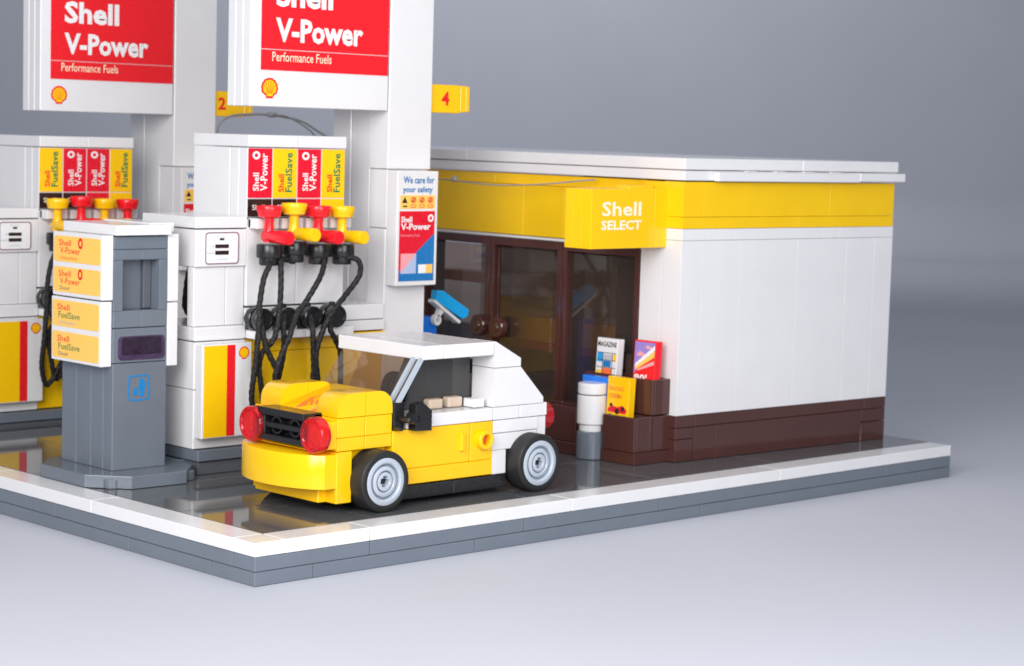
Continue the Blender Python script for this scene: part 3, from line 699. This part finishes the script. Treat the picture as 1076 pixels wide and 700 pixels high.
    box(bm, 6.48, 6.9, 2.0, 2.7, 3.5, 4.3); box(bm, 6.46, 6.62, 1.7, 2.05, 3.5, 3.62)
    fpoly(bm, FY(1.95), [(7.02, 3.47), (7.66, 3.44), (7.66, 4.04), (7.32, 4.3), (7.02, 4.24)], 0, .32, .02)
    lathe(bm, disc(.1, -.1, .4), (6.72, 1.9, 3.82), 'y', 16)
    lathe(bm, [(.1, .0), (.1, .34), (.19, .34), (.19, .0)], (7.06, 1.93, 3.84), 'y', 20)
    t.part('wing_mirror', bm, M['black'])
    # cabin
    t.part('seat', boxes((8.3, 8.95, 3.08, 3.8, 2.0, 4.22), (9.2, 9.98, 3.08, 3.9, 2.0, 4.24), (8.3, 8.95, 4.1, 4.8, 2.0, 4.22), bev=.08, seg=2), M['tan'])
    t.part('seat_stand_in', boxes((8.42, 8.98, 2.62, 2.94, 3.9, 4.2), bev=.06, seg=2), M['tan']); t.part('seat_stand_in', boxes((9.2, 9.78, 2.62, 2.94, 3.9, 4.22), bev=.06, seg=2), M['tan'])  # added seat stand-ins, set before the glass so they look bright
    t.part('belt_clip', boxes((9.86, 10.3, 2.2, 2.7, 3.9, 4.16)), M['white'])
    bm = B(); lathe(bm, [(.5, -.07), (.6, -.04), (.6, .04), (.5, .07), (.2, .06), (0, .08), (0, -.05), (.5, -.07)], (7.6, 3.3, 4.45), 'x', 28)
    t.part('steering_wheel', bm, M['black'])
    t.part('dashboard', boxes((6.5, 7.2, 2.8, 5.2, 3.6, 4.1)), M['black'])
    # rear lights and bumper
    bm = B(); lathe(bm, disc(.42, -.1, .36, .08), (12.98, 2.46, 3.42), 'x', 28); bm.verts.ensure_lookup_table()
    for v in bm.verts: v.co.x = 12.8 + (12.98 - v.co.x) + .1
    smooth_by_angle(t.part('tail_light', bm, M['red_lamp']))
    t.part('rear_bumper', boxes((12.42, 13.1, 2.0, 6.0, 2.4, 2.72)), M['yellow'])
    # wheels
    for x in (5.79, 12.05):
        for y, s in ((1.5, 1), (6.5, -1)):
            c = (x, y, 2.1)
            bm = B()
            pr = [(.69, .0), (.72, .02), (.85, .02), (.885, 0), (.905, -.04), (.905, -.72), (.88, -.78), (.69, -.78), (.69, 0)]
            lathe(bm, [(r, h * s) for r, h in pr], c, 'y', 56)
            w = t.part('wheel', bm, M['tyre']); smooth_by_angle(w)
            bm = B()
            pr = [(.69, -.3), (.7, .01), (.66, .03), (.57, .03), (.53, 0), (.515, -.17), (.47, -.17), (.45, -.03), (.42, -.01), (.34, 0), (.32, -.03), (.315, -.14), (.285, -.14), (.275, -.02), (.25, -.01), (.18, -.01), (.165, -.03), (.165, -.3)]
            lathe(bm, [(r, h * s) for r, h in pr], c, 'y', 56)
            for k in range(4):
                a = math.radians(35 + 90 * k); 
                bx, bz = x + .15 * math.cos(a), 2.1 + .15 * math.sin(a)
                box(bm, bx - .03, bx + .03, min(y + .02 * s, y + .2 * s), max(y + .02 * s, y + .2 * s), bz - .03, bz + .03, .01)
            smooth_by_angle(t.part('rim', bm, M['grey_light'], w), 30)
            t.part('axle_hole', lathe(B(), [(0, -.2 * s), (.17, -.2 * s)], c, 'y', 24), M['black'], w)
car()

# ------------------------------------------------------------------ the shop
SRZ = math.radians(-2.5)
def shop():
    t = T('shop_building', 'white flat-roofed shop with yellow band, brown plinth and brown framed windows', 'shop', (20, 3, 1.2), rz=SRZ)
    X1, Y1 = 31.25, 26
    # brown plinth on the long side
    bm = B()
    row(bm, 'x', (20.92, 22.0, 29.85), 3.0, 3.9, 1.2, 2.38)
    for z0, z1 in ((1.2, 1.98), (1.98, 2.38)): box(bm, 20.0, 20.9, 3, 3.9, z0 + .006, z1 - .006)
    row(bm, 'x', (20.0, 20.95, 30.0), 3.0, 3.9, 2.38, 2.8)
    box(bm, 29.87, X1, 3.0, 3.9, 1.2, 1.9); box(bm, 29.87, X1, 3.0, 3.9, 1.915, 2.38); box(bm, 30.01, X1, 3, 3.9, 2.39, 2.79)
    box(bm, X1 - .6, X1, 3.95, Y1, 1.2, 2.8)
    t.part('plinth', bm, M['brown'])
    bm = B()
    row(bm, 'x', (20.0, 21.0, 22.9, 25.9, 28.6, 30.2, X1), 3.0, 3.9, 2.8, 8.8, .009, .007)
    row(bm, 'x', (20.0, 22.6, 28.2, X1), 3.0, 3.9, 8.8, 9.2, .009, .007)
    box(bm, 20.0, 20.8, 3.92, 4.96, 1.2, 9.18, .012)
    box(bm, X1 - .6, X1, 3.92, 5.5, 2.8, 9.2); box(bm, X1 - .6, X1, 24, Y1, 2.8, 9.2); box(bm, X1 - .6, X1, 5.51, 23.99, 2.8, 3.6); box(bm, X1 - .6, X1, 5.51, 23.99, 8.6, 9.2)  # unseen end wall left open so light reaches the shop interior
    row(bm, 'y', (17.02, 20, 23, Y1), 20, 20.8, 1.2, 9.2)
    box(bm, 20.1, 20.9, 5, 17, 8.42, 8.52, .01)
    t.part('wall', bm, M['white'])
    bm = B()
    row(bm, 'x', (20.0, 21.6, 25.9, X1), 3.02, 3.9, 9.2, 9.6, .006, .005); row(bm, 'x', (20.0, 21.0, 27.6, X1), 3.02, 3.9, 9.6, 10.8, .006, .005)
    box(bm, 20.02, 20.8, 3.92, 4.96, 9.2, 10.78); row(bm, 'y', (4.97, 9, 11.2, 17, 21, Y1), 20.05, 20.8, 8.54, 10.4, .012, .012)
    row(bm, 'y', (4.97, 13, Y1), 20.18, 20.8, 10.4, 10.8, .012, .012)
    t.part('fascia_band', bm, M['yellow_wall'])
    bm = B()
    box(bm, 20.0, X1 + .05, 2.98, Y1, 10.84, 11.18)
    row(bm, 'x', (19.95, 25.95, X1 + .08), 2.93, 14.4, 11.2, 11.6, .01); row(bm, 'x', (19.95, 27, X1 + .08), 14.41, Y1, 11.2, 11.6, .01)
    t.part('roof', bm, M['white'])
    bm = B(); row(bm, 'x', (21.4, 28.9), 2.72, 2.97, 10.82, 11.14, .01); box(bm, 28.9, 31.5, 2.72, 2.97, 10.86, 11.16)
    for x in (22.9, 24.4, 25.9, 27.4): box(bm, x, x + .5, 2.8, 2.97, 11.14, 11.19, .005)
    t.part('eaves_lip', bm, M['white'])
    # windows / doors: three brown frames, four studs each
    for k, (y0, y1) in enumerate(((5.0, 9.0), (9.0, 13.0), (13.0, 17.0))):
        y0 += .015; y1 -= .015
        bm = B(); f = .24
        box(bm, 20.0, 20.95, y0, y0 + f, 1.2, 8.4); box(bm, 20.0, 20.95, y1 - f, y1, 1.2, 8.4)
        box(bm, 20.0, 20.95, y0 + f, y1 - f, 8.1, 8.4); box(bm, 20.0, 20.95, y0 + f, y1 - f, 1.2, 1.5)
        fr = t.part('window_frame', bm, M['brown'])
        bm = B(); box(bm, 20.2, 20.26, y0 + f + .02, y1 - f - .02, 1.52, 8.06, .02, 2)
        p = t.part('pane', bm, M['pane'], fr)
        bm = B()
        if k:
            yh = y1 - f - .14 if k == 1 else y0 + f + .14
            box(bm, 20.17, 20.3, y0 + f + .01, y0 + f + .1, 1.55, 8.02); box(bm, 20.17, 20.3, y1 - f - .1, y1 - f - .01, 1.55, 8.02); 
            t.part('stile', bm, M['brown'], fr)
            bm = B(); yk = 12.28 if k == 1 else 13.35
            lathe(bm, [(0, -.2), (.16, -.2), (.16, .12), (.36, .14), (.4, .18), (.4, .42), (.36, .46), (.2, .46), (.17, .52), (0, .52)], (20.2, yk, 5.05), 'x', 28)
            smooth_by_angle(t.part('door_knob', bm, M['brown'], fr))
        if k == 1: text(t, 'X227-1-04', FX(20.19), -9.72, 4.3, -9.6, 5.6, .002, M['p_dkgrey'], fr, 0, rot=True)
    # what is fixed inside
    t.part('inner_floor', boxes((20.9, X1 - .7, 4, Y1, 1.2, 1.3)), M['grey_dark'])
    t.part('inner_wall', boxes((26.5, 26.8, 4, 15, 1.3, 10.8)), M['inside'])
shop()

def inside_things():
    def th(n, l, c, o): return T(n, l, c, o, rz=0)
    t = th('shop_counter', 'yellow shop counter with orange edge seen through the middle door', 'counter', (24, 12.5, 1.3))
    t.part('front_panel', boxes((23.6, 25.2, 9.2, 16.2, 1.3, 3.9)), M['brown']); t.part('front_band', boxes((23.5, 25.3, 9.0, 16.4, 4.25, 5.2)), M['yellow_wall'])
    t.part('edge_band', boxes((23.55, 25.2, 9.1, 16.3, 3.92, 4.24)), M['orange'])
    t.part('top', boxes((23.5, 25.3, 9.0, 16.4, 5.22, 5.5)), M['inside'])
    t = th('display_fridge', 'pale cabinet standing behind the middle door pane', 'cabinet', (25.6, 15, 1.3))
    t.part('cabinet_body', boxes((25.0, 26.2, 14.2, 17.0, 5.4, 10.0)), M['inside_light'])
    t = th('store_shelf', 'dark brown shelf unit with an orange strip behind the right window', 'shelf', (24, 6.8, 1.3))
    t.part('shelf_side', boxes((23.4, 24.6, 9.0, 9.2, 1.3, 7.6)), M['brown']); t.part('shelf_side', boxes((23.4, 24.6, 5.2, 5.4, 1.3, 7.6)), M['brown'])
    t.part('shelf_board', boxes((23.4, 24.6, 5.4, 9.0, 3.0, 3.2), (23.4, 24.6, 5.4, 9.0, 5.0, 5.2)), M['brown'])
    t.part('price_strip', boxes((23.3, 23.4, 5.6, 8.9, 3.0, 3.25)), M['orange'])
    t.part('stock', boxes((23.6, 24.4, 5.6, 6.6, 3.2, 4.4), (23.6, 24.4, 6.8, 7.9, 3.2, 4.7), (23.6, 24.4, 8.0, 8.8, 3.2, 4.2), (23.6, 24.4, 5.7, 7.2, 5.2, 6.5)), M['inside_light'])
    t = th('snack_rack', 'brown rack with blue front seen through the left door', 'rack', (21.8, 16.4, 1.3))
    t.part('rack_body', boxes((21.7, 22.4, 15.2, 17.2, 1.3, 4.9)), M['blue'])
    t.part('rack_board', boxes((21.6, 22.6, 13.6, 17.2, 6.5, 6.9)), M['orange'])
inside_things()

def shop_sign():
    t = T('shop_sign', 'yellow box sign with pale lettering projecting from the shop front', 'sign', (20, 4.3, 8.5))
    bm = B()
    for y0, y1 in ((3.75, 4.16), (4.17, 4.56), (4.57, 4.97)):
        row(bm, 'x', (16.32, 19.38, 20.12), y0, y1, 8.53, 10.53, .02, .014)
    b = t.part('box', bm, M['yellow'])
    text(t, 'Shell', FY(3.75), 16.82, 9.62, 18.72, 10.1, .012, M['p_cream'], b, .02)
    text(t, 'SELECT', FY(3.75), 16.8, 9.16, 18.75, 9.48, .012, M['p_cream'], b, .03)
    t.part('bracket', boxes((18.7, 19.9, 4.3, 4.9, 10.5, 10.62)), M['yellow_wall'])
shop_sign()

CABLE = [(14.78, 22.6, 11.9), (14.85, 22.5, 12.3), (15.15, 22.4, 12.56), (15.7, 22.4, 12.68), (17.17, 22.4, 12.72), (18.7, 22.4, 12.52), (19.7, 22.4, 12.08), (20.6, 22.4, 11.7)]
CABLE2 = [(17.3, 22.4, 12.72), (18.0, 22.3, 12.66), (19.05, 22.3, 12.2), (19.7, 22.4, 11.72)]
def washer():
    t = T('window_squeegee', 'azure squeegee with white handle standing in a blue bucket by the sign post', 'squeegee', (17, 12.3, 2))
    F = FY(12)
    t.part('bucket', boxes((16.3, 17.1, 12.1, 12.9, 2.0, 5.6), bev=.04, seg=2), M['blue'])
    t.part('blade', fpoly(B(), F, [(16.66, 6.22), (16.72, 6.58), (17.02, 6.56), (18.3, 5.82), (18.24, 5.58), (18.0, 5.5)], 0, .3, .02), M['azure'])
    bm = B(); fpoly(bm, F, [(16.6, 6.26), (17.88, 5.42), (17.82, 5.34), (16.56, 6.16)], -.02, .32)
    fpoly(bm, F, [(17.0, 5.98), (17.2, 5.84), (16.98, 5.62), (16.84, 5.64)], 0, .2)
    ring_mark(bm, F, 16.86, 5.5, .17, .2, 0, .2)
    t.part('handle', bm, M['p_white'])
washer()

def wires():
    bm = B(); tube(bm, [(19.8, 16.8, 10.42), (19.72, 15.07, 10.46), (19.62, 13.84, 10.42), (19.6, 12.02, 10.36), (19.62, 10.3, 10.42), (19.7, 9.0, 10.52), (19.9, 7.8, 10.66), (20.02, 7.2, 10.72)], .032, 8)
    lathe(bm, disc(.12, -.12, .12, .05), (19.68, 14.2, 10.5), 'x', 12)
    ob = finish('facade_wire', bm, M['wire'], smooth=True); tagged(ob, 'thin clear light cable sagging along the yellow shop fascia', 'cable')
    bm = B(); tube(bm, CABLE, .045, 8); tube(bm, CABLE2, .034, 8)
    lathe(bm, disc(.1, -.2, .2), CABLE2[0], 'x', 12)
    ob = finish('light_cable', bm, M['wire_grey'], smooth=True); tagged(ob, 'dark lighting cable arching between the sign posts', 'cable')
wires()

# ------------------------------------------------------------------ bin, magazine stand, magazines
def bollard():
    t = T('litter_bin', 'round white bin on a grey round foot in front of the magazine stand', 'bin', (18.35, 5.4, 1.2))
    c = (18.35, 5.4, 0)
    for nm, pr, m in (('foot', disc(.5, 1.2, 2.14), 'grey'), ('neck', disc(.42, 2.14, 2.42), 'white'), ('body', disc(.505, 2.4, 3.4), 'white'), ('lid', disc(.5, 3.43, 3.82, .04), 'white')):
        bm = lathe(B(), pr, c, 'z', 48); smooth_by_angle(t.part(nm, bm, M[m]))
bollard()

def stand():
    t = T('magazine_stand', 'reddish brown stepped box stand full of magazines beside the shop wall', 'magazine stand', (19, 5, 1.2), rz=0)
    def crate(bm, x0, x1, y0, y1, z0, z1, th_=.14):
        box(bm, x0, x0 + th_, y0, y1, z0, z1); box(bm, x1 - th_, x1, y0, y1, z0, z1)
        box(bm, x0 + th_, x1 - th_, y0, y0 + th_, z0, z1); box(bm, x0 + th_, x1 - th_, y1 - th_, y1, z0, z1)
        box(bm, x0 + th_, x1 - th_, y0 + th_, y1 - th_, z0, z0 + .15)
    bm = B(); box(bm, 18.3, 20.1, 3.3, 4.9, 1.2, 1.62); box(bm, 18.3, 20.0, 4.92, 7.9, 1.2, 1.62)
    t.part('plinth', bm, M['brown'])
    bm = B(); crate(bm, 18.26, 19.17, 3.3, 4.78, 1.63, 2.82); t.part('front_box', bm, M['brown'])
    bm = B(); box(bm, 19.2, 20.1, 3.3, 5.0, 1.63, 2.82, .03, 2); t.part('corner_block', bm, M['brown'])
    bm = B(); crate(bm, 19.12, 20.08, 3.32, 6.55, 2.85, 4.06); t.part('rear_box', bm, M['brown'])
    bm = B(); crate(bm, 18.35, 19.15, 6.15, 8.0, 1.63, 2.86); box(bm, 18.4, 19.1, 4.9, 6.1, 1.63, 2.7); box(bm, 19.2, 20.0, 5.1, 8.0, 1.63, 2.82); t.part('side_box', bm, M['brown'])
stand()

def magazine(name_label, x, y0, y1, z0, z1, mat, lean=.12):
    t = T('magazine', name_label, 'magazine', (x, (y0 + y1) / 2, z0), group='magazines in the brown stand')
    t.e.rotation_euler = (0, lean, 0)
    c = t.part('cover', boxes((x, x + .33, y0, y1, z0, z1), bev=.02), M[mat])
    return t, c
def mags():
    # abstract blocks of colour on a white cover
    t, c = magazine('white magazine with coloured square blocks on its cover', 19.22, 5.2, 6.2, 3.0, 5.28, 'white', .06)
    F = FX(19.22); A = lambda u: -6.2 + u
    text(t, 'MAGAZINE', F, A(.06), 4.98, A(.95), 5.16, .008, M['p_black'], c, .02)
    for u0, b0, u1, b1, m in ((.06, 4.44, .32, 4.76, 'p_blue2'), (.36, 4.54, .8, 4.72, 'p_grey'), (.82, 4.5, .96, 4.74, 'p_yellow'), (.36, 4.28, .72, 4.5, 'p_blue'), (.06, 3.4, .3, 4.16, 'p_yellow'), (.34, 3.4, .76, 4.24, 'p_orange')):
        t.part('cover_block', fpoly(B(), F, rect(A(u0), b0, A(u1), b1), 0, .006), M[m], c)
    bm = B()
    for u, b0, b1 in ((.33, 3.4, 4.78), (.78, 3.4, 4.78)): fpoly(bm, F, rect(A(u) - .012, b0, A(u) + .012, b1), .006, .01)
    for b in (4.77, 4.52, 4.26): fpoly(bm, F, rect(A(.05), b - .01, A(.96), b + .01), .006, .01)
    t.part('cover_lines', bm, M['p_black'], c)
    # red magazine
    t, c = magazine('red magazine with a lilac sky and diagonal beams on its cover', 19.22, 3.4, 4.4, 3.0, 5.36, 'red', .05)
    F = FX(19.22); A = lambda u: -4.4 + u
    s = t.part('cover_sky', fpoly(B(), F, [(A(.04), 4.5), (A(.95), 4.95), (A(.95), 5.3), (A(.04), 5.3)], 0, .005), M['p_lilac'], c)
    t.part('cover_sky', fpoly(B(), F, [(A(.04), 4.2), (A(.3), 4.5), (A(.04), 4.55)], 0, .004), M['p_lilac'], c)
    t.part('beam', fpoly(B(), F, [(A(.08), 4.4), (A(.95), 5.05), (A(.95), 5.22), (A(.1), 4.55)], .005, .009), M['p_white'], c)
    t.part('beam', fpoly(B(), F, [(A(.1), 4.32), (A(.95), 4.82), (A(.95), 5.03), (A(.1), 4.44)], .005, .009), M['p_amber'], c)
    t.part('beam', fpoly(B(), F, [(A(.2), 4.3), (A(.95), 4.56), (A(.95), 4.7), (A(.2), 4.36)], .005, .009), M['p_pink'], c)
    bm = B()
    for u, b, r in ((.3, 4.9, .11), (.42, 4.86, .1), (.22, 4.86, .08), (.62, 5.14, .09), (.74, 5.12, .07)):
        fpoly(bm, F, [(A(u) + r * math.cos(i * PI / 6), b + .7 * r * math.sin(i * PI / 6)) for i in range(12)], .005, .0075 + .0005 * r)
    t.part('cloud', bm, M['p_pink'], c)
    text(t, '80\'', F, A(.06), 3.92, A(.66), 4.2, .008, M['p_white'], c, .03)
    # yellow magazine
    t, c = magazine('yellow magazine with a red racing car on its cover', 18.5, 3.9, 4.92, 1.9, 4.1, 'yellow', .05)
    F = FX(18.5); A = lambda u: -4.88 + u * 1.2
    text(t, 'RACING', F, A(.06), 3.62, A(.62), 3.76, .008, M['p_orange'], c, .01)
    text(t, 'CINEMA', F, A(.06), 3.36, A(.56), 3.52, .008, M['p_orange'], c, .01)
    t.part('racing_car', fpoly(B(), F, [(A(.0) + .03, 2.88), (A(.72), 2.86), (A(.78), 2.98), (A(.6), 3.14), (A(.4), 3.06), (A(.2), 3.1), (A(.04), 3.0)], 0, .006), M['p_red'], c)
    bm = B()
    for u, b, r in ((.4, 2.92, .1), (.62, 3.02, .08), (.16, 3.12, .07)):
        fpoly(bm, F, [(A(u) + r * math.cos(i * PI / 6), b + r * math.sin(i * PI / 6)) for i in range(12)], .006, .010)
    t.part('racing_wheel', bm, M['p_black'], c)
    # blue
    t, c = magazine('blue magazine lying low behind the white bin', 18.66, 4.95, 6.2, 2.9, 4.0, 'blue', .0)
mags()

# ------------------------------------------------------------------ light, camera, world
w = bpy.data.worlds.new('World'); sc.world = w; w.use_nodes = True
bg = w.node_tree.nodes['Background']; bg.inputs['Color'].default_value = (.78, .86, 1, 1); bg.inputs['Strength'].default_value = .26

CAM = Vector((-33.5427, -44.6686, 12.2974)); AIM = Vector((9, 6, 3))
def area(name, loc, aim, size, power, color=(1, 1, 1), sy=None):
    l = bpy.data.lights.new(name, 'AREA'); l.energy = power; l.color = color; l.size = size * U
    if sy: l.shape = 'RECTANGLE'; l.size_y = sy * U
    o = bpy.data.objects.new(name, l); col.objects.link(o)
    o.location = Vector(loc) * U
    o.rotation_euler = (Vector(aim) - Vector(loc)).to_track_quat('-Z', 'Y').to_euler()
    return o
area('key_softbox', (-40, -24, 27), (8, 6, 3), 34, 250, (1, .985, .965))
area('fill_softbox', (-4, -40, 18), (10, 3, 4), 26, 80, (.98, .985, 1))
area('side_fill', (56, -34, 52), (34, -14, 0), 40, 26, (.97, .98, 1))  # added fill that brightens the table on the right, no known lamp
area('top_softbox', (12, -2, 46), (12, 6, 0), 40, 26, (.96, .98, 1))
area('backdrop_fill', (92, 90, 80), (136, 132, 62), 44, 240, (.97, .98, 1))  # added fill that lifts the backdrop tone, no known lamp

f_, a_, b_, c_ = 2216.936, .8066164, .0947610, .0280749
fw = Vector((math.cos(b_) * math.cos(a_), math.cos(b_) * math.sin(a_), -math.sin(b_)))
r = Vector((math.sin(a_), -math.cos(a_), 0)); u = r.cross(fw)
r2 = math.cos(c_) * r + math.sin(c_) * u; u2 = -math.sin(c_) * r + math.cos(c_) * u
cam = bpy.data.cameras.new('camera'); co = bpy.data.objects.new('camera', cam); col.objects.link(co)
m3 = Matrix((r2, u2, -fw)).transposed()
co.matrix_world = Matrix.Translation(CAM * U) @ m3.to_4x4()
cam.sensor_width = 36; cam.sensor_fit = 'HORIZONTAL'; cam.lens = 36 * f_ / 1076
cam.clip_start = .05; cam.clip_end = 200
cam.dof.use_dof = True; cam.dof.focus_distance = 54 * U; cam.dof.aperture_fstop = 6.5
sc.camera = co
sc.view_settings.view_transform = 'Standard'; sc.view_settings.look = 'None'
sc.view_settings.exposure = 0; sc.view_settings.gamma = 1
